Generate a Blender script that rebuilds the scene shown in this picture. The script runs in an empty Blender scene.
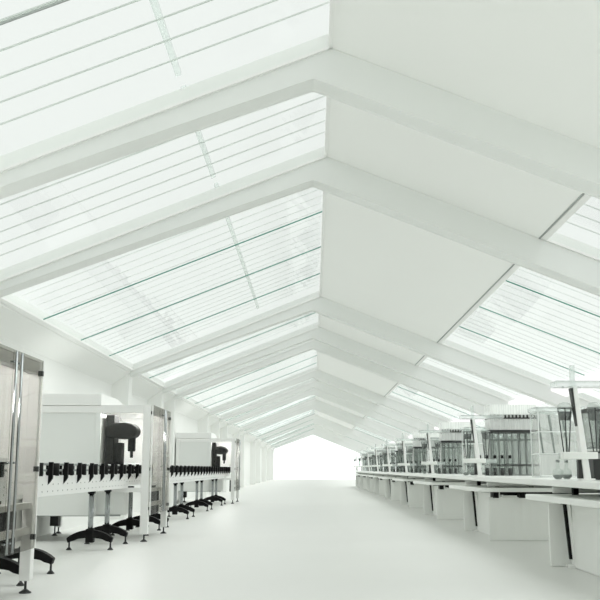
import bpy, bmesh, math, random
from mathutils import Vector, Matrix
random.seed(4)
PI = math.pi
S = bpy.context.scene
COL = S.collection

# ------------------------------------------------------------------ materials
def newmat(name):
    m = bpy.data.materials.new(name); m.use_nodes = True
    nt = m.node_tree; nt.nodes.clear()
    out = nt.nodes.new('ShaderNodeOutputMaterial')
    return m, nt, out

def pbr(name, col, rough=0.5, metal=0.0, var=0.03, scale=6.0, spec=0.5, stretch=(1, 1, 1), coat=0.0):
    m, nt, out = newmat(name)
    p = nt.nodes.new('ShaderNodeBsdfPrincipled')
    tc = nt.nodes.new('ShaderNodeTexCoord')
    mp = nt.nodes.new('ShaderNodeMapping'); mp.inputs['Scale'].default_value = stretch
    nz = nt.nodes.new('ShaderNodeTexNoise'); nz.inputs['Scale'].default_value = scale
    nz.inputs['Detail'].default_value = 4
    rp = nt.nodes.new('ShaderNodeValToRGB')
    a = [max(0, c * (1 - var)) for c in col]; b = [min(1, c * (1 + var)) for c in col]
    rp.color_ramp.elements[0].color = (*a, 1); rp.color_ramp.elements[1].color = (*b, 1)
    nt.links.new(tc.outputs['Object'], mp.inputs['Vector'])
    nt.links.new(mp.outputs['Vector'], nz.inputs['Vector'])
    nt.links.new(nz.outputs['Fac'], rp.inputs['Fac'])
    nt.links.new(rp.outputs['Color'], p.inputs['Base Color'])
    p.inputs['Roughness'].default_value = rough
    p.inputs['Metallic'].default_value = metal
    p.inputs['Specular IOR Level'].default_value = spec
    p.inputs['Coat Weight'].default_value = coat
    nt.links.new(p.outputs['BSDF'], out.inputs['Surface'])
    return m

def glass(name, tint, ior=1.45, rough=0.02, haze=0.0, hazecol=(0.9, 0.92, 0.9), stripes=None, gloss=1.0, smin=0.45):
    """thin architectural glass: tinted see-through mixed with a Fresnel reflection (and an optional milky share)"""
    m, nt, out = newmat(name)
    tr = nt.nodes.new('ShaderNodeBsdfTransparent'); tr.inputs['Color'].default_value = (*tint, 1)
    gl = nt.nodes.new('ShaderNodeBsdfGlossy'); gl.inputs['Roughness'].default_value = rough
    # Schlick reflectance, the same from both faces of the thin sheet
    f0 = ((ior - 1) / (ior + 1)) ** 2
    lw = nt.nodes.new('ShaderNodeLayerWeight'); lw.inputs['Blend'].default_value = 0.5
    pw = nt.nodes.new('ShaderNodeMath'); pw.operation = 'POWER'; pw.inputs[1].default_value = 5.0
    mul = nt.nodes.new('ShaderNodeMath'); mul.operation = 'MULTIPLY_ADD'
    mul.inputs[1].default_value = (1 - f0) * gloss; mul.inputs[2].default_value = f0 * gloss
    nt.links.new(lw.outputs['Facing'], pw.inputs[0]); nt.links.new(pw.outputs[0], mul.inputs[0])
    body = tr
    if haze > 0:
        df = nt.nodes.new('ShaderNodeBsdfDiffuse'); df.inputs['Color'].default_value = (*hazecol, 1)
        tl = nt.nodes.new('ShaderNodeBsdfTranslucent'); tl.inputs['Color'].default_value = (*hazecol, 1)
        ad = nt.nodes.new('ShaderNodeMixShader'); ad.inputs['Fac'].default_value = 0.5
        nt.links.new(df.outputs[0], ad.inputs[1]); nt.links.new(tl.outputs[0], ad.inputs[2])
        mx = nt.nodes.new('ShaderNodeMixShader'); mx.inputs['Fac'].default_value = haze
        if stripes:
            tc = nt.nodes.new('ShaderNodeTexCoord')
            mp = nt.nodes.new('ShaderNodeMapping'); mp.inputs['Scale'].default_value = stripes
            nz = nt.nodes.new('ShaderNodeTexNoise'); nz.inputs['Scale'].default_value = 1.0; nz.inputs['Detail'].default_value = 3
            mr = nt.nodes.new('ShaderNodeMapRange')
            mr.inputs['From Min'].default_value = 0.35; mr.inputs['From Max'].default_value = 0.65
            mr.inputs['To Min'].default_value = haze * smin; mr.inputs['To Max'].default_value = min(1, haze * 1.5)
            nt.links.new(tc.outputs['Object'], mp.inputs['Vector']); nt.links.new(mp.outputs['Vector'], nz.inputs['Vector'])
            nt.links.new(nz.outputs['Fac'], mr.inputs['Value']); nt.links.new(mr.outputs['Result'], mx.inputs['Fac'])
        nt.links.new(tr.outputs[0], mx.inputs[1]); nt.links.new(ad.outputs[0], mx.inputs[2])
        body = mx
    mix = nt.nodes.new('ShaderNodeMixShader')
    nt.links.new(mul.outputs[0], mix.inputs['Fac'])
    nt.links.new(body.outputs[0], mix.inputs[1]); nt.links.new(gl.outputs[0], mix.inputs[2])
    nt.links.new(mix.outputs[0], out.inputs['Surface'])
    return m

def glow_mat(name, col, strength):
    m, nt, out = newmat(name)
    e = nt.nodes.new('ShaderNodeEmission'); e.inputs['Color'].default_value = (*col, 1); e.inputs['Strength'].default_value = strength
    nt.links.new(e.outputs[0], out.inputs['Surface'])
    return m

M = {}
M['plaster'] = pbr('white_plaster', (0.90, 0.905, 0.89), 0.75, var=0.012, scale=1.5)
M['panel'] = pbr('ceiling_board', (0.90, 0.905, 0.89), 0.7, var=0.01, scale=1.0)
M['beam'] = pbr('beam_paint', (0.82, 0.835, 0.82), 0.5, var=0.01, scale=2.0)
M['floor'] = pbr('floor_resin', (0.75, 0.755, 0.735), 0.42, var=0.02, scale=0.6, spec=0.45)
M['enamel'] = pbr('white_enamel', (0.89, 0.89, 0.88), 0.3, var=0.01, scale=3)
M['cabinet'] = pbr('cabinet_grey_white', (0.83, 0.845, 0.83), 0.35, var=0.012, scale=3)
M['desk'] = pbr('desk_laminate', (0.84, 0.855, 0.83), 0.3, var=0.012, scale=3)
M['deskpanel'] = pbr('desk_panel_board', (0.87, 0.88, 0.86), 0.5, var=0.012, scale=3)
M['black'] = pbr('black_plastic', (0.008, 0.008, 0.008), 0.5, var=0.2, scale=20, spec=0.12)
M['dark'] = pbr('dark_grey_metal', (0.045, 0.047, 0.046), 0.4, var=0.1, scale=10, spec=0.25)
M['mid'] = pbr('grey_metal', (0.3, 0.32, 0.31), 0.4, var=0.05, scale=10)
M['trimgrey'] = pbr('glazing_bar_grey', (0.42, 0.45, 0.43), 0.5, var=0.04, scale=10)
M['chrome'] = pbr('brushed_chrome', (0.36, 0.38, 0.385), 0.18, metal=1.0, var=0.05, scale=30, stretch=(1, 1, 0.05))
M['bar'] = pbr('pale_glazing_bar', (0.86, 0.88, 0.87), 0.5, var=0.03, scale=10)
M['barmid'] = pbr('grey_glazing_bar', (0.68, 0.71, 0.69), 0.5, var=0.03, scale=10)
M['eaveglow'] = glow_mat('eave_glow_surface', (1.0, 1.0, 0.99), 1.1)  # self-glowing white for the right eave strips, not a real lamp
M['arm'] = pbr('arm_casing_charcoal', (0.03, 0.031, 0.03), 0.6, var=0.1, scale=10, spec=0.15)
M['greenedge'] = pbr('green_glass_edge', (0.05, 0.27, 0.2), 0.3, var=0.05, scale=5)
M['roofglass'] = glass('roof_glass', (0.98, 0.998, 0.987), ior=1.25, gloss=0.35)
M['endglass'] = glass('end_glass', (0.98, 1.0, 0.99), ior=1.2)
M['smoked'] = glass('smoked_acrylic', (0.74, 0.735, 0.715), ior=1.35, gloss=0.3)
M['tinted'] = glass('tinted_window', (0.93, 0.93, 0.92), ior=1.3)
M['rackglass'] = glass('rack_glass', (0.87, 0.89, 0.88), ior=1.3, haze=0.16, hazecol=(0.6, 0.63, 0.61), stripes=(28, 28, 1.2))
M['hoodglass'] = glass('milky_hood', (0.97, 0.99, 0.98), ior=1.2, haze=0.8, hazecol=(0.98, 0.99, 0.98), stripes=(40, 40, 0.6), smin=0.9)
M['caseglass'] = glass('case_glass', (0.95, 0.96, 0.955), ior=1.25, haze=0.08, hazecol=(0.7, 0.73, 0.71), stripes=(14, 14, 0.8))
M['clear'] = glass('clear_glassware', (0.93, 0.95, 0.94), ior=1.5)
M['plate'] = glass('frosted_plate', (0.95, 0.975, 0.965), ior=1.25, haze=0.28, hazecol=(0.85, 0.88, 0.87))
M['liquid'] = pbr('grey_liquid', (0.16, 0.17, 0.165), 0.15, var=0.1, scale=12)
M['lamp'] = glow_mat('fill_lamp_glow', (1.0, 1.0, 0.98), 110.0)

# ------------------------------------------------------------------ mesh builder
class MB:
    def __init__(s): s.bm = bmesh.new(); s.mi = 0
    def _fin(s, verts):
        fs = set()
        for v in verts:
            for f in v.link_faces: fs.add(f)
        for f in fs: f.material_index = s.mi
    def box(s, x0, x1, y0, y1, z0, z1, bev=0.0):
        r = bmesh.ops.create_cube(s.bm, size=1)
        vs = r['verts']
        for v in vs:
            v.co = Vector((x0 + (v.co.x + .5) * (x1 - x0), y0 + (v.co.y + .5) * (y1 - y0), z0 + (v.co.z + .5) * (z1 - z0)))
        s._fin(vs)
        if bev > 0:
            es = set(e for v in vs for e in v.link_edges)
            bmesh.ops.bevel(s.bm, geom=list(es), offset=bev, segments=2, affect='EDGES', profile=0.5)
        return s
    def prism(s, pts, axis, a, b, bev=0.0):
        """pts: 2-D outline; axis 'x','y','z' is the extrusion axis from a to b"""
        def P(p, t):
            if axis == 'y': return Vector((p[0], t, p[1]))
            if axis == 'x': return Vector((t, p[0], p[1]))
            return Vector((p[0], p[1], t))
        lo = [s.bm.verts.new(P(p, a)) for p in pts]; hi = [s.bm.verts.new(P(p, b)) for p in pts]
        n = len(pts); fs = [s.bm.faces.new(lo), s.bm.faces.new(hi[::-1])]
        for i in range(n):
            fs.append(s.bm.faces.new((lo[i], hi[i], hi[(i + 1) % n], lo[(i + 1) % n])))
        for f in fs: f.material_index = s.mi
        if bev > 0:
            es = set(e for f in fs for e in f.edges)
            bmesh.ops.bevel(s.bm, geom=list(es), offset=bev, segments=2, affect='EDGES', profile=0.5)
        return s
    def tube(s, p0, p1, r0, r1=None, seg=12):
        r1 = r0 if r1 is None else r1
        p0 = Vector(p0); p1 = Vector(p1); d = p1 - p0; L = d.length
        r = bmesh.ops.create_cone(s.bm, cap_ends=True, segments=seg, radius1=r0, radius2=r1, depth=L)
        q = Vector((0, 0, 1)).rotation_difference(d.normalized()).to_matrix().to_4x4()
        bmesh.ops.transform(s.bm, matrix=Matrix.Translation((p0 + p1) / 2) @ q, verts=r['verts'])
        s._fin(r['verts'])
        for v in r['verts']:
            for f in v.link_faces:
                if len(f.verts) == 4: f.smooth = True
        return s
    def lathe(s, prof, cx=0, cy=0, seg=16, lean=(0, 0)):
        rings = []
        for (r, z) in prof:
            ring = []
            for i in range(seg):
                a = 2 * PI * i / seg
                ring.append(s.bm.verts.new((cx + lean[0] * z + r * math.cos(a), cy + lean[1] * z + r * math.sin(a), z)))
            rings.append(ring)
        for j in range(len(rings) - 1):
            for i in range(seg):
                f = s.bm.faces.new((rings[j][i], rings[j][(i + 1) % seg], rings[j + 1][(i + 1) % seg], rings[j + 1][i]))
                f.smooth = True; f.material_index = s.mi
        for ring, flip in ((rings[0], True), (rings[-1], False)):
            f = s.bm.faces.new(ring[::-1] if flip else ring); f.material_index = s.mi
        return s
    def build(s, name, mats, parent=None, off=(0, 0, 0)):
        if not isinstance(mats, (list, tuple)): mats = [mats]
        bmesh.ops.recalc_face_normals(s.bm, faces=s.bm.faces)
        if off != (0, 0, 0):
            bmesh.ops.translate(s.bm, verts=s.bm.verts, vec=off)
        me = bpy.data.meshes.new(name); s.bm.to_mesh(me); s.bm.free()
        for m in mats: me.materials.append(m)
        o = bpy.data.objects.new(name, me); COL.objects.link(o)
        if parent: o.parent = parent
        return o

def tag(o, label=None, cat=None, group=None, kind=None):
    if label: o['label'] = label
    if cat: o['category'] = cat
    if group: o['group'] = group
    if kind: o['kind'] = kind
    return o
def empty(name, loc):
    o = bpy.data.objects.new(name, None); COL.objects.link(o); o.location = loc; o.empty_display_size = 0.2
    return o
KIDS = {}
def kids(o): return [c for c in bpy.data.objects if c.parent == o]
def copy_tree(o, parent=None):
    c = o.copy(); COL.objects.link(c)
    if parent: c.parent = parent
    for ch in kids(o): copy_tree(ch, c)
    return c
ORD = ['nearest', 'second nearest', 'third nearest', 'fourth nearest', 'fifth nearest', 'sixth nearest', 'seventh nearest',
       'eighth nearest', 'ninth nearest', 'tenth nearest', 'eleventh nearest']

# ------------------------------------------------------------------ the hall
RX, RZ, SL = 0.18, 5.01, 0.40          # ridge and roof slope
LX, RXE = -4.15, 7.3                    # eaves
WL, WR = -4.55, 7.3                    # walls
PX = 2.83                              # lower edge of the ceiling boards
Y0, Y1 = -6.0, 97.0
def rz(x): return RZ - SL * abs(x - RX)

fl = MB().box(WL - .3, WR + .3, Y0 - .3, Y1, -0.2, 0).build('floor', M['floor'])
tag(fl, 'wide pale grey polished floor of the hall', 'floor', kind='structure')
wl = MB()
wl.box(WL - .25, WL, Y0, Y1, 0, 2.98)
wl.prism([(WL - .25, 2.98), (WL, 2.98), (LX, rz(LX) - .03), (LX, rz(LX) + .04), (LX - .1, rz(LX) + .2), (WL - .25, rz(LX) + .2)], 'y', Y0, Y1)
tag(wl.build('wall_left', M['plaster']), 'white left wall with sloping cove under the skylights', 'wall', kind='structure')
wr = MB().box(WR, WR + .25, Y0, Y1, 0, rz(WR) + .15)
tag(wr.build('wall_right', M['plaster']), 'white right wall behind the glassware racks', 'wall', kind='structure')
wb = MB().prism([(WL - .25, 0), (WR + .25, 0), (WR + .25, rz(WR)), (RX, RZ + .05), (LX, rz(LX) + .1), (WL - .25, rz(LX))], 'y', Y0 - .25, Y0)
tag(wb.build('wall_back', M['plaster']), 'white gable wall closing the hall', 'wall', kind='structure')

BEAMS = [-6.0, 2.2, 7.95, 10.95, 20.35, 24.85, 27.05, 35.8, 40.2, 44.0, 51.3, 55.0, 66.0, 72.0, 81.0, 90.0, 96.7]
BW = 0.30
def beam(i, y):
    b = MB()
    t = 0.02
    dr, de, der = 0.28, 0.11, 0.36
    pts = [(LX - .02, rz(LX) + t), (RX, RZ + t), (RXE, rz(RXE) + t), (RXE, rz(RXE) - der),
           (0.02, RZ - dr), (-0.02, RZ - dr), (LX - .02, rz(LX) - de)]
    b.prism(pts, 'y', y, y + BW, bev=0.025)
    o = b.build('trim_%d' % (i + 1), M['beam'])
    tag(o, '%s white roof beam crossing the hall under the ridge' % ORDB[i], 'beam', kind='structure')
    c = MB().box(WL - .02, LX - .015, y - .02, y + BW + .02, 0, rz(LX) - .06)
    c.build('pilaster', M['plaster'], o)
ORDB = ['rearmost', 'overhead', 'first in view', 'second in view', 'third in view', 'fourth in view', 'fifth in view', 'sixth in view',
        'seventh in view', 'eighth in view', 'ninth in view', 'tenth in view', 'eleventh in view', 'twelfth in view', 'thirteenth in view',
        'fourteenth in view', 'farthest']
for i, y in enumerate(BEAMS): beam(i, y)

# ceiling boards on the right slope, one per bay, with a dark strip painting the shade of the gap at their lower edge
for i in range(len(BEAMS) - 1):
    ya, yb = BEAMS[i] + BW - .02, BEAMS[i + 1] + .02
    c = MB().prism([(RX - .03, RZ + .01), (RX + .02, RZ), (PX, rz(PX)), (PX, rz(PX) + .16), (RX, RZ + .18), (RX - .03, RZ + .18)], 'y', ya, yb)
    o = c.build('ceiling' if i == 0 else 'ceiling.%03d' % i, M['panel'])
    tag(o, 'smooth white ceiling board on the right slope, bay after the %s beam' % ORDB[i], 'ceiling', kind='structure')
    MB().prism([(PX - .006, rz(PX) - .006), (PX + .012, rz(PX) - .012), (PX + .012, rz(PX) + .1), (PX - .006, rz(PX) + .1)], 'y', ya, yb).build('gap_shade_strip', M['mid'], o)

# skylights: panes with green edges, frame, thin louvre bars above, purlins, added glow strips on the right
JOINT0, JSTEP = 13.44, 2.23
joints = [JOINT0 + JSTEP * k for k in range(0, 40)]
def strip(b, xa, xb, ya, yb, h0, h1):
    b.prism([(xa, rz(xa) + h0), (xb, rz(xb) + h0), (xb, rz(xb) + h1), (xa, rz(xa) + h1)], 'y', ya, yb)
wn = 0
for side in (-1, 1):
    for i in range(len(BEAMS) - 1):
        ya, yb = BEAMS[i] + BW, BEAMS[i + 1]
        xa, xb = (LX, RX - .0) if side < 0 else (PX + .02, RXE)
        wn += 1
        f = MB()
        strip(f, xa, xa + .07, ya, yb, .0, .14); strip(f, xb - .035, xb, ya, yb, .0, .12)
        strip(f, xa, xb, ya - .02, ya + .03, .0, .15); strip(f, xa, xb, yb - .03, yb + .02, .0, .15)
        fr = f.build('window_%d' % wn, M['enamel'])
        tag(fr, 'skylight on the %s slope in the bay after the %s beam' % ('left' if side < 0 else 'right', ORDB[i]), 'skylight', kind='structure')
        cuts = [ya] + [j for j in joints if ya + .5 < j < yb - .5] + [yb]
        if i in (1,): cuts = [ya, 5.75, yb]
        for a, b in zip(cuts[:-1], cuts[1:]):
            g = MB(); strip(g, xa + .01, xb - .01, a + .008, b - .008, .02, .036)
            for fc in g.bm.faces:
                c = fc.calc_center_median(); n = fc.normal
                fc.material_index = 0
            bmesh.ops.recalc_face_normals(g.bm, faces=g.bm.faces)
            for fc in g.bm.faces:
                if abs(fc.normal.y) > .9: fc.material_index = 1
            g.build('glass_pane', [M['roofglass'], M['greenedge'] if i >= 3 else M['trimgrey']], fr)
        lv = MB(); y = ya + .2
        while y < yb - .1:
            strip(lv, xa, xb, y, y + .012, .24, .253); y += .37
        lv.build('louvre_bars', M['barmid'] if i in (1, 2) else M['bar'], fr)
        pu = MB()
        if side < 0 and i > 3:
            pu.bm.free()
            continue
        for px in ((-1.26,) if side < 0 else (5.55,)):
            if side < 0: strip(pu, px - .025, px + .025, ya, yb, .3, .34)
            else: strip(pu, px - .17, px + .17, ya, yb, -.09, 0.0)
        pu.build('purlin' if side < 0 else 'eave_glow', M['plate'] if side < 0 else M['eaveglow'], fr)  # right-hand strips glow by themselves, added for bright patches low on the glazing

eg = MB().prism([(WL, 0.0), (WR, 0.0), (WR, rz(WR)), (RX, RZ), (LX, rz(LX)), (WL, rz(LX) - .2)], 'y', Y1 - .04, Y1)
tag(eg.build('window_%d' % (wn + 1), M['endglass']), 'bright glazed gable at the far end of the hall', 'window', kind='structure')

# ------------------------------------------------------------------ conveyors
CX0, CX1 = -3.35, -2.87
def levelling_foot(b, x, y, z1, r=.04):
    b.tube((x, y, 0), (x, y, .012), r, r * .95, 14); b.tube((x, y, .012), (x, y, .035), r * .85, .016, 14)
    b.tube((x, y, .03), (x, y, z1), .012, seg=8)

def make_leg(parent, y):
    xc = -3.08
    c = MB(); c.tube((xc, y, .10), (xc, y, .78), .036, seg=16)
    leg = c.build('support_leg', M['chrome'], parent)
    MB().box(xc - .045, xc + .045, y - .045, y + .045, .76, .815, .006).build('leg_collar', M['black'], leg)
    # arched black foot
    n = 14; up, lo = [], []
    for k in range(n + 1):
        t = -1 + 2 * k / n
        x = xc + .32 * t
        up.append((x, .27 - .11 * abs(t) ** 2.2))
        xi = xc + .32 * t * (0.93 if abs(t) > .9 else 1)
        lo.append((xi, .165 - .06 * abs(t) ** 2.0 - (.01 if abs(t) > .8 else 0)))
    a = MB(); a.prism(up + lo[::-1], 'y', y - .05, y + .05, bev=.012)
    a.box(xc - .055, xc + .055, y - .055, y + .055, .1, .285, .01)
    a.build('arched_foot', M['black'], leg)
    for sx in (-1, 1):
        q = MB(); levelling_foot(q, xc + .285 * sx, y, .14)
        q.build('levelling_foot', M['dark'], leg)

def hook_mesh():
    b = MB()
    b.prism([(.0, .165), (-.045, .165), (-.045, .10), (-.06, .09), (-.06, .015), (-.085, -.02), (-.085, -.125), (-.02, -.04), (.0, -.01)], 'y', -.02, .02)
    o = b.build('guide_bracket', M['black']); me = o.data; bpy.data.objects.remove(o); return me
def block_mesh():
    b = MB(); b.tube((-.06, 0, .015), (-.06, 0, .155), .06, seg=14); b.tube((-.075, 0, -.02), (-.075, 0, .02), .02, seg=8)
    b.box(-.095, .0, -.02, .02, .03, .06)
    o = b.build('guide_block', M['black']); me = o.data; bpy.data.objects.remove(o); return me
HOOK, BLOCK = hook_mesh(), block_mesh()
_o = MB().box(-.015, .015, -.015, .015, 0, .14).build('rear_rail_post', M['black']); RPOST = _o.data; bpy.data.objects.remove(_o)

def conveyor(y0, y1, slim, legs, label, hooky):
    root = empty('conveyor', (-3.1, y0, 0)); tag(root, label, 'conveyor', 'bottling conveyors along the left wall')
    off = (3.1, -y0, 0)
    def seg(a, b, z0):
        m = MB()
        m.box(CX1 - .03, CX1, a, b, z0, 1.03, .004); m.box(CX0, CX0 + .03, a, b, z0, 1.03, .004)
        m.box(CX0 + .03, CX1 - .03, a, b, z0 + .06, z0 + .08)
        m.mi = 1
        y = a + .1
        while y < b - .05:
            for z in (z0 + .05, z0 + .125):
                m.tube((CX1 - .005, y, z), (CX1 + .003, y, z), .0075, seg=6)
            y += .2
        m.build('side_frame', [M['enamel'], M['dark']], root, off)
    sa, sb = slim
    if sa > y0: seg(y0, sa, .81)
    seg(sa, sb, .86)
    if sb < y1 - .01: seg(sb, y1, .81)
    MB().box(CX0 + .03, CX1 - .03, y0 + .01, y1 - .01, 1.0, 1.02).build('belt', M['mid'], root, off)
    for z, x in ((1.155, -2.905), (1.085, -2.905), (1.155, -3.3), (1.085, -3.3)):
        MB().tube((x, y0 + .02, z), (x, y1 - .02, z), .011, seg=8).build('guide_rail', M['mid'], root, off)
    y = hooky
    while y < y1 - .05:
        if y > y0 + .05:
            h = bpy.data.objects.new('guide_bracket', HOOK); COL.objects.link(h); h.parent = root; h.location = (-2.825 + 3.1, y - y0, 1.01)
            if y + .33 < y1 - .05:
                h = bpy.data.objects.new('guide_block', BLOCK); COL.objects.link(h); h.parent = root; h.location = (-2.845 + 3.1, y - y0 + .31, 1.01)
        y += .61
    # back-side posts that hold the rear guide rails
    y = y0 + .3
    while y < y1 - .1:
        h = bpy.data.objects.new('rear_rail_post', RPOST); COL.objects.link(h); h.parent = root; h.location = (-3.315 + 3.1, y - y0, 1.02); y += .61
    for ly in legs:
        make_leg_off(root, ly, off)
def make_leg_off(root, y, off):
    before = set(bpy.data.objects)
    make_leg(root, y)
    for o in set(bpy.data.objects) - before:
        if o.type == 'MESH':
            for v in o.data.vertices: v.co += Vector(off)
BN, CN = 14.15, 29.6
ML = 1.88
conveyor(5.6, BN + ML + .06, (BN - .15, BN + ML + .06), (5.05 + .1 + .9, 8.9, 9.9, 12.76, 13.77, 15.9 - .4), 'white conveyor with black guide brackets between the nearest and the middle machine', 9.92 - .61 * 8)
conveyor(BN + ML + .08, CN + ML, (CN - .1, CN + ML), (16.75, 17.65, 20.5, 21.5, 24.3, 25.3, 28.1, 29.1), 'white conveyor running on from the middle machine to the farthest machine', 9.92 + .61 * 9)

# ------------------------------------------------------------------ packaging machines
def machine(yn, label, XB=-4.46):
    root = empty('packaging_machine', (-3.35, yn, 0)); tag(root, label, 'machine', 'white packaging machines on the left')
    off = (3.35, 0, 0)
    L = ML
    XO = -2.54
    def B(name, mat, par=root, fn=None):
        m = MB(); fn(m); return m.build(name, mat, par, off)
    # posts
    for (xa, xb, y0, y1) in ((XO - .12, XO, 0, .1), (XO - .1, XO, L - .1, L), (XB, XB + .1, 0, .1), (XB, XB + .1, L - .1, L)):
        p = B('corner_post', M['enamel'], fn=lambda m: m.box(xa, xb, y0, y1, .11, 2.08, .006))
        B('levelling_foot', M['dark'], p, lambda m: levelling_foot(m, (xa + xb) / 2, (y0 + y1) / 2, .12, .055))
    # frame rails
    for q in ((XB + .1, XO - .1, .005, .095, 1.97, 2.075), (XB + .1, XO - .1, L - .095, L - .005, 1.97, 2.075),
              (XO - .095, XO - .005, .1, L - .1, 1.97, 2.075), (XB + .005, XB + .09, .1, L - .1, 1.97, 2.075),
              (-3.34, XO - .1, .01, .09, .745, .815), (XO - .09, XO - .02, .1, L - .1, .52, .58), (XO - .09, XO - .02, .1, L - .1, .745, .80)):
        B('frame_rail', M['enamel'], fn=lambda m: m.box(*q, .004))
    # cabinet body with a recessed front panel
    def body(m):
        m.box(XB + .05, -3.38, .03, L - .03, .39, 1.97, .004)
        m.box(-3.40, -3.32, .0, .08, .83, 1.97, .004)
        m.box(XB + .05, -2.95, .18, .5, .39, .78, .004)
    cb = B('cabinet_body', M['cabinet'], fn=body)
    B('body_base_strip', M['mid'], cb, lambda m: m.box(XB + .05, -3.0, .16, .19, .375, .40))
    def hood(m):
        pts = [(0.0, 2.085), (L, 2.085)]
        pts += [(L, 2.10), (L - .08, 2.15), (L - .25, 2.205), (L - .55, 2.25), (L - .9, 2.27), (0.0, 2.27)]
        m.prism(pts, 'x', XB, -3.32, bev=.01)
        m.box(-3.32, XO, .0, L, 2.076, 2.09, .003)
    B('roof_hood', M['enamel'], fn=hood)
    # small grey support below the body
    fb = B('adjustable_support', M['dark'], fn=lambda m: (m.box(XB + .06, XB + .2, 1.25, 1.39, .16, .40, .006), levelling_foot(m, XB + .13, 1.32, .17, .05)))
    B('window_pane', M['tinted'], fn=lambda m: m.box(-3.32, XO - .12, .04, .05, 1.2, 1.97))
    B('back_panel', M['enamel'], fn=lambda m: m.prism([(-3.36, 1.97), (-3.36, 1.2), (-2.8, 1.2), (-2.8, .87), (-2.64, .87), (-2.64, 1.97)], 'y', L - .09, L - .06))
    lp = B('interior_fill_lamp', M['lamp'], fn=lambda m: m.box(-3.25, -2.72, .6, .72, 2.032, 2.07, .006))  # hidden lamp added to brighten the back panel seen through the panes
    lp['label'] = 'glowing white fill lamp added under the roof'
    # pick arm
    def armslab(m):
        pts = [(-3.34, 1.60), (-3.34, 1.79), (-3.2, 1.84), (-3.05, 1.85), (-2.93, 1.83), (-2.86, 1.78), (-2.83, 1.72), (-2.84, 1.66),
               (-2.88, 1.61), (-2.95, 1.585), (-3.1, 1.58)]
        m.prism(pts, 'y', .42, .8, bev=.03)
    ar = B('pick_arm', M['arm'], fn=armslab)
    B('arm_column', M['arm'], ar, lambda m: (m.box(-3.34, -3.2, .45, .8, 1.03, 1.96, .01), m.box(-3.2, -3.08, .5, .7, 1.03, 1.52, .01)))
    B('drop_spindle', M['arm'], ar, lambda m: (m.box(-3.0, -2.89, .55, .67, 1.38, 1.62, .015), m.tube((-2.945, .61, 1.28), (-2.945, .61, 1.39), .025)))
    B('control_box', M['black'], fn=lambda m: m.box(-2.82, -2.66, 1.3, 1.7, .35, .73, .01))
    # smoked glass doors on the aisle side
    DX = XO + .03
    for (a, b, hy) in ((0, L / 2 - .012, L / 2 - .07), (L / 2 + .012, L - .11, L / 2 + .07)):
        d = B('side_door', M['smoked'], fn=lambda m: m.box(DX - .006, DX + .006, a, b, .40, 2.09))
        def handle(m):
            m.tube((DX + .05, hy, .42), (DX + .05, hy, 2.07), .012, seg=12)
            for z in (.5, 1.15, 1.98): m.tube((DX, hy, z), (DX + .05, hy, z), .009, seg=8)
        B('door_handle', M['chrome'], d, handle)
        B('edge_strip', M['enamel'], d, lambda m: m.box(DX - .008, DX + .008, (b if hy > L / 2 else a) - .012, (b if hy > L / 2 else a) + .012, .40, 2.09))
        hb = b - .03 if hy > L / 2 else a + .03
        for z in (.5, 1.1, 1.97):
            B('hinge', M['dark'], d, lambda m: (m.box(DX - .03, DX + .014, hb - .02, hb + .02, z - .024, z + .024, .004)))
    return root
machine(8.44 - ML, 'white packaging machine with tall smoked glass doors and chrome bar handles, cut by left edge', -4.14)
machine(BN, 'white packaging machine in the middle, behind the conveyor with two chrome legs')
machine(CN, 'smallest looking, farthest white packaging machine beside the left wall')

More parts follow.
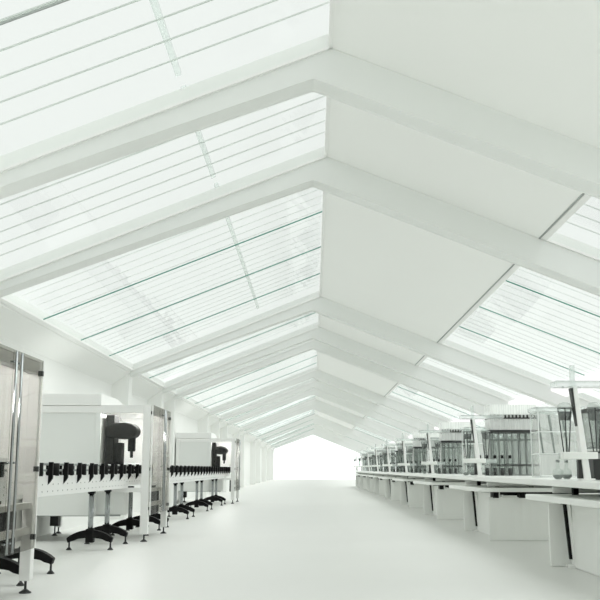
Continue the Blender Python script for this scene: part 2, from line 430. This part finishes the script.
# ------------------------------------------------------------------ workstation desks on the right
NK = 9
STEP = 5.97
YP = 14.28 - STEP                       # near panel of the nearest desk
def make_desk():
    root = empty('workstation_desk', (3.0, 0, 0))
    off = (-3.0, 0, 0)
    def B(name, mat, par=root, fn=None):
        m = MB(); fn(m); return m.build(name, mat, par, off)
    def top(m):
        pts = [(2.50, 2.42), (2.47, 2.36), (2.58, .05)]
        for k in range(1, 7):
            a = PI + (PI / 2) * k / 6
            pts.append((2.80 + .22 * math.cos(a), .05 + .2 * math.sin(a)))
        pts += [(3.3, -.19), (4.45, -.16), (4.45, 2.42)]
        m.prism(pts, 'z', .75, .812, bev=.012)
    B('desk_top', M['desk'], fn=top)
    def curved(m, y, x0, x1, bow, z1):
        n = 10; pts = []
        for k in range(n + 1):
            t = k / n; pts.append((x0 + (x1 - x0) * t, y + bow * (1 - (2 * t - 1) ** 2)))
        pts += [(p[0], p[1] + .035) for p in pts[::-1]]
        m.prism(pts, 'z', 0.004, z1, bev=.004)
    B('front_panel', M['deskpanel'], fn=lambda m: curved(m, 0, 2.73, 4.1, .10, .665))
    B('rear_panel', M['deskpanel'], fn=lambda m: curved(m, 2.30, 2.72, 4.1, .05, .70))
    B('side_panel', M['deskpanel'], fn=lambda m: m.box(2.95, 2.98, .06, 2.28, .004, .70, .004))
    lg = B('leg', M['enamel'], fn=lambda m: (m.prism([(2.90, .72), (2.935, .72), (2.985, .03), (2.945, .03)], 'y', 2.17, 2.25, bev=.006), m.box(2.88, 3.0, 2.13, 2.28, 0, .03, .008)))  # chrome leg coloured white, its bright reflections put into the enamel
    B('leg_slot', M['black'], lg, lambda m: (m.prism([(2.862, .75), (2.902, .75), (2.956, .09), (2.912, .09)], 'y', 2.195, 2.235), m.box(2.85, 2.92, 2.18, 2.26, .70, .752)))
    for q in ((2.95, 4.1, .16, .2, .69, .75), (2.95, 4.1, 2.2, 2.24, .70, .75)):
        B('under_rail', M['black'], fn=lambda m: m.box(*q))
    for x in (2.80, 3.22, 3.7):
        B('under_bracket', M['black'], fn=lambda m: m.box(x, x + .09, -.03, .2, .655, .75, .006))
    for (x, y) in ((2.95, .4), (3.5, .4), (2.95, 2.0), (3.5, 2.0), (4.2, 1.2)):
        B('bench_spacer', M['black'], fn=lambda m: m.box(x - .03, x + .03, y - .04, y + .04, .81, .911, .004))
    for y in (.18, 2.2):
        B('service_rail', M['enamel'], fn=lambda m: m.tube((2.75, y, .862), (4.3, y, .862), .036, seg=14))
    return root
desk0 = make_desk()
for k in range(NK):
    d = desk0 if k == 0 else copy_tree(desk0)
    d.location = (3.0, YP + STEP * k, 0)
    tag(d, ['nearest white workstation desk, cut off by the right edge', 'second nearest white workstation desk, with its broad pale end panel in full view'][k] if k < 2
        else '%s white workstation desk along the right of the aisle' % ORD[k], 'desk', 'workstation desks on the right')

BZ = .985
bench = empty('raised_worktop', (3.5, 2, 0))
YB1 = YP + STEP * (NK - 1) + 2.6
MB().box(2.62, 4.4, 5.5, YB1, .912, BZ, .012).build('worktop', M['desk'], bench, (-3.5, -2, 0))
tag(bench, 'long continuous white raised worktop running the length of the right side desks', 'worktop')

# ------------------------------------------------------------------ posts with plates
def make_post():
    root = empty('service_post', (2.78, 0, BZ))
    def lean(z): return -.095 * z
    def B(name, mat, par=root, fn=None):
        m = MB(); fn(m); return m.build(name, mat, par)
    B('post_column', M['enamel'], fn=lambda m: (m.prism([(-.025, .0), (.05, .0), (lean(.95) + .04, .95), (lean(.95) - .005, .95)], 'y', -.05, .05, bev=.008), m.box(-.06, .08, -.08, .08, 0, .02, .004)))
    B('dark_spine', M['dark'], fn=lambda m: m.prism([(-.068, .55), (-.06, .55), (-.06, .94), (-.118, .94)], 'y', -.04, .045))
    B('lower_spine', M['dark'], fn=lambda m: m.prism([(-.075, .02), (-.025, .02), (-.04, .21), (-.075, .21)], 'y', -.03, .03))
    B('upper_mast', M['plate'], fn=lambda m: m.box(-.11, -.06, -.02, .02, .95, 1.18, .004))
    B('top_plate', M['plate'], fn=lambda m: m.box(-.29, .42, -.12, .12, .95, 1.01, .006))
    B('shelf_plate', M['desk'], fn=lambda m: m.box(-.26, .10, -.14, -.05, .215, .285, .006))
    B('shelf_back', M['plate'], fn=lambda m: m.box(-.24, .30, -.05, .12, .215, .275, .004))
    return root
post0 = make_post()
def make_funnel():
    root = empty('conical_funnel', (0, 0, 0))
    MB().lathe([(.008, 0.0), (.012, .06), (.03, .2), (.07, .40), (.074, .46), (.07, .49), (.05, .515), (.03, .52)], seg=18).build('glass_cone', M['clear'], root)
    MB().lathe([(.05, .335), (.062, .385), (.066, .425)], seg=18).build('liquid', M['liquid'], root)
    MB().lathe([(.078, .455), (.078, .47), (.072, .47), (.072, .455)], seg=18).build('rim', M['mid'], root)
    b = MB()
    for a in (0.3, 2.4, 4.5):
        b.tube((.076 * math.cos(a), .076 * math.sin(a), .46), (.03 * math.cos(a), .03 * math.sin(a), .0), .006, seg=6)
    b.build('cradle', M['dark'], root)
    return root
fun0 = make_funnel(); first_f = True
for k in range(NK):
    p = post0 if k == 0 else copy_tree(post0)
    p.location = (2.78, 9.33 + STEP * k, BZ)
    tag(p, ('%s pale leaning post with plates on the raised worktop' % ORD[k]), 'post', 'posts along the raised worktop')
    for j, dx in enumerate((-.17, .14)):
        f = fun0 if first_f else copy_tree(fun0); first_f = False
        f.location = (2.78 + dx, 9.33 + STEP * k + .035, BZ + .276)
        tag(f, 'glass funnel with grey liquid on the %s side of the %s post' % (('aisle', 'wall')[j], ORD[k]), 'funnel', 'funnels beside the posts')

# ------------------------------------------------------------------ glassware racks
def make_rack():
    root = empty('glassware_rack', (0, 0, BZ))
    W, D, H = .88, .5, .78
    def B(name, mat, par=root, fn=None):
        m = MB(); fn(m); return m.build(name, mat, par)
    def fr(m):
        for x in (0, W - .02):
            for y in (0, D - .02): m.box(x, x + .02, y, y + .02, 0, H, .003)
        for z in (.0, H - .02):
            for y in (0, D - .02): m.box(0, W, y, y + .02, z, z + .02)
            for x in (0, W - .02): m.box(x, x + .02, 0, D, z, z + .02)
    B('rack_frame', M['mid'], fn=fr)
    B('glass_walls', M['rackglass'], fn=lambda m: (m.box(.01, W - .01, .006, .012, .02, H - .02), m.box(.004, .01, .02, D - .02, .02, H - .02), m.box(.01, W - .01, D - .012, D - .006, .02, H - .02)))
    B('rack_shelf', M['dark'], fn=lambda m: m.box(.02, W - .02, .03, D - .03, .16, .2))
    B('rack_cap', M['dark'], fn=lambda m: m.box(0, W, -.01, D, H - .04, H + .005))
    B('rack_cross_rail', M['mid'], fn=lambda m: m.box(.02, W - .02, .03, .05, .60, .63))
    random.seed(11)
    for k in range(20):
        x = .06 + (W - .12) * k / 19 + random.uniform(-.012, .012)
        r = random.uniform(.004, .012)
        B('rack_tube', M[['mid', 'trimgrey', 'dark', 'bar', 'mid'][k % 5]], fn=lambda m: m.tube((x, .14 + .12 * (k % 3), .02), (x, .14 + .12 * (k % 3), H - .04), r, seg=8))
    hd = B('milky_hood', M['hoodglass'], fn=lambda m: (m.box(.03, W - .04, .0, D, H + .01, H + .2), m.box(.03, W - .04, .0, D, H + .28, H + .45), m.box(.05, W - .06, .03, D - .03, H + .2, H + .28)))
    def hs(m):
        m.box(.03, W - .03, -.008, D, H + .205, H + .225)
        for k in range(13): m.box(.03 + .064 * k, .055 + .064 * k, -.006, .03, H + .225, H + .27)
    B('hood_slats', M['dark'], hd, hs)
    return root
rack0 = make_rack()
for k in range(NK):
    r = rack0 if k == 0 else copy_tree(rack0)
    r.location = (3.07, 9.85 + STEP * k, BZ)
    tag(r, ('grey glass rack without a hood, at the right edge of the picture' if k == 0 else '%s grey glass rack with milky hood on the raised worktop' % ORD[k]), 'rack', 'glassware racks on the raised worktop')

def make_case():
    root = empty('glass_case', (0, 0, BZ))
    W, D, H = .62, .45, .90
    fr = MB()
    for x in (0, W):
        for y in (0, D): fr.tube((x, y, 0), (x, y, H), .008, seg=8)
    for z in (.008, .32, .62, H):
        for y in (0, D): fr.tube((0, y, z), (W, y, z), .007, seg=8)
        for x in (0, W): fr.tube((x, 0, z), (x, D, z), .007, seg=8)
    fr.build('case_frame', M['bar'], root)
    MB().box(.005, W - .005, .004, .010, .01, .89).build('front_glass', M['caseglass'], root)
    MB().box(.004, .010, .015, D - .01, .01, .89).build('side_glass', M['caseglass'], root)
    MB().box(-.03, W + .03, -.03, D + .03, H + .008, H + .06, .006).build('top_plate', M['plate'], root)
    MB().box(.02, W - .02, .03, D - .03, .312, .328).build('shelf', M['plate'], root)
    for x in (.1, .26, .45):
        MB().tube((x, .2, .33), (x - .06, .2, .86), .012, .02, 10).build('glass_rod', M['mid'], root)
    return root
gc0 = make_case()
for k in range(NK - 1):
    g = gc0 if k == 0 else copy_tree(gc0)
    g.location = (3.10, 12.45 + STEP * k, BZ)
    tag(g, '%s clear glass case, on the worktop between two grey racks' % ORD[k], 'glass case', 'clear glass cases on the raised worktop')

# dark instrument case at the right edge, flasks, bottles
for c in kids(rack0):
    if c.name.startswith('milky_hood'):
        for g in kids(c): bpy.data.objects.remove(g)
        bpy.data.objects.remove(c)
ic = empty('instrument_case', (2.90, 9.42, BZ))
MB().box(0, .3, 0, .3, .005, .30, .01).build('case_body', M['dark'], ic)
MB().box(-.012, .312, -.012, .312, .295, .32, .006).build('case_lid', M['deskpanel'], ic)
tag(ic, 'dark instrument case with pale lid on the worktop at the right edge', 'instrument')

def make_flask():
    root = empty('round_flask', (0, 0, 0))
    prof = []
    for k in range(11):
        a = -PI / 2 + PI * .86 * k / 10
        prof.append((max(.02, .062 * math.cos(a)), .062 + .062 * math.sin(a)))
    prof += [(.02, .13), (.018, .19), (.024, .2)]
    MB().lathe(prof, seg=18).build('bulb', M['clear'], root)
    MB().lathe([(.03, .008), (.052, .03), (.058, .055)], seg=18).build('liquid', M['mid'], root)
    MB().lathe([(.021, .185), (.021, .215)], seg=12).build('stopper', M['mid'], root)
    return root
def make_bottle():
    root = empty('reagent_bottle', (0, 0, 0))
    MB().lathe([(.03, 0), (.034, .01), (.034, .2), (.018, .235), (.018, .25)], seg=14).build('bottle_glass', M['clear'], root)
    MB().lathe([(.022, .245), (.022, .29)], seg=12).build('cap', M['black'], root)
    MB().lathe([(.028, .006), (.029, .11)], seg=14).build('contents', M['dark'], root)
    return root
fl0, bo0 = make_flask(), make_bottle()
ff = fb = True
for k in range(6):
    for j in range(3):
        o = fl0 if ff else copy_tree(fl0); ff = False
        o.location = (2.67 + .15 * j, 9.95 + STEP * k + .2 * (j % 2), BZ)
        tag(o, 'round glass flask behind the %s post, %s of three' % (ORD[k], ('aisle side one', 'middle one', 'wall side one')[j]), 'flask', 'flasks on the raised worktop')
    for j in range(5 if k else 0):
        o = bo0 if fb else copy_tree(bo0); fb = False
        o.location = (2.86 + .13 * j, 9.66 + STEP * k + .02 * (j % 2), BZ); o.scale = (1.15, 1.15, 1.2)
        tag(o, 'dark capped bottle before the %s rack, %s from the aisle' % (ORD[k], ('first', 'second', 'third', 'fourth', 'fifth')[j]), 'bottle', 'bottles on the raised worktop')

# ------------------------------------------------------------------ light, camera
w = bpy.data.worlds.new('overcast'); S.world = w; w.use_nodes = True
nt = w.node_tree; nt.nodes.clear()
bg = nt.nodes.new('ShaderNodeBackground'); bg.inputs['Color'].default_value = (0.985, 1.0, 0.985, 1); bg.inputs['Strength'].default_value = 0.95
# overcast sky, somewhat brighter towards the horizon
tc = nt.nodes.new('ShaderNodeTexCoord'); sx = nt.nodes.new('ShaderNodeSeparateXYZ')
ab = nt.nodes.new('ShaderNodeMath'); ab.operation = 'ABSOLUTE'
sb = nt.nodes.new('ShaderNodeMath'); sb.operation = 'SUBTRACT'; sb.inputs[0].default_value = 1.0
pw = nt.nodes.new('ShaderNodeMath'); pw.operation = 'POWER'; pw.inputs[1].default_value = 14.0
ma = nt.nodes.new('ShaderNodeMath'); ma.operation = 'MULTIPLY_ADD'; ma.inputs[1].default_value = 1.0; ma.inputs[2].default_value = 0.93
nt.links.new(tc.outputs['Generated'], sx.inputs[0]); nt.links.new(sx.outputs['Z'], ab.inputs[0]); nt.links.new(ab.outputs[0], sb.inputs[1])
nt.links.new(sb.outputs[0], pw.inputs[0]); nt.links.new(pw.outputs[0], ma.inputs[0]); nt.links.new(ma.outputs[0], bg.inputs['Strength'])
wo = nt.nodes.new('ShaderNodeOutputWorld'); nt.links.new(bg.outputs[0], wo.inputs['Surface'])

sl = bpy.data.lights.new('veiled_sun', 'SUN'); sl.energy = 2.1; sl.angle = math.radians(60); sl.color = (1.0, 0.995, 0.98)
so = bpy.data.objects.new('veiled_sun', sl); COL.objects.link(so); so.location = (8, 30, 30)
so.rotation_euler = Vector((.55, .15, 1)).to_track_quat('Z', 'Y').to_euler()

cam = bpy.data.cameras.new('camera'); co = bpy.data.objects.new('camera', cam); COL.objects.link(co)
cam.sensor_width = 36; cam.lens = 36 * 900 / 600; cam.clip_end = 400; cam.clip_start = .05
cam.shift_x = -13 / 600; cam.shift_y = 18.4 / 600
co.location = (0, 0, 1.1); co.rotation_euler = (PI / 2 + math.radians(9.5), 0, 0)
S.camera = co
S.view_settings.view_transform = 'Standard'; S.view_settings.look = 'None'; S.view_settings.gamma = 1
S.view_settings.exposure = 0.0
S.cycles.max_bounces = 20; S.cycles.diffuse_bounces = 12; S.cycles.transparent_max_bounces = 40
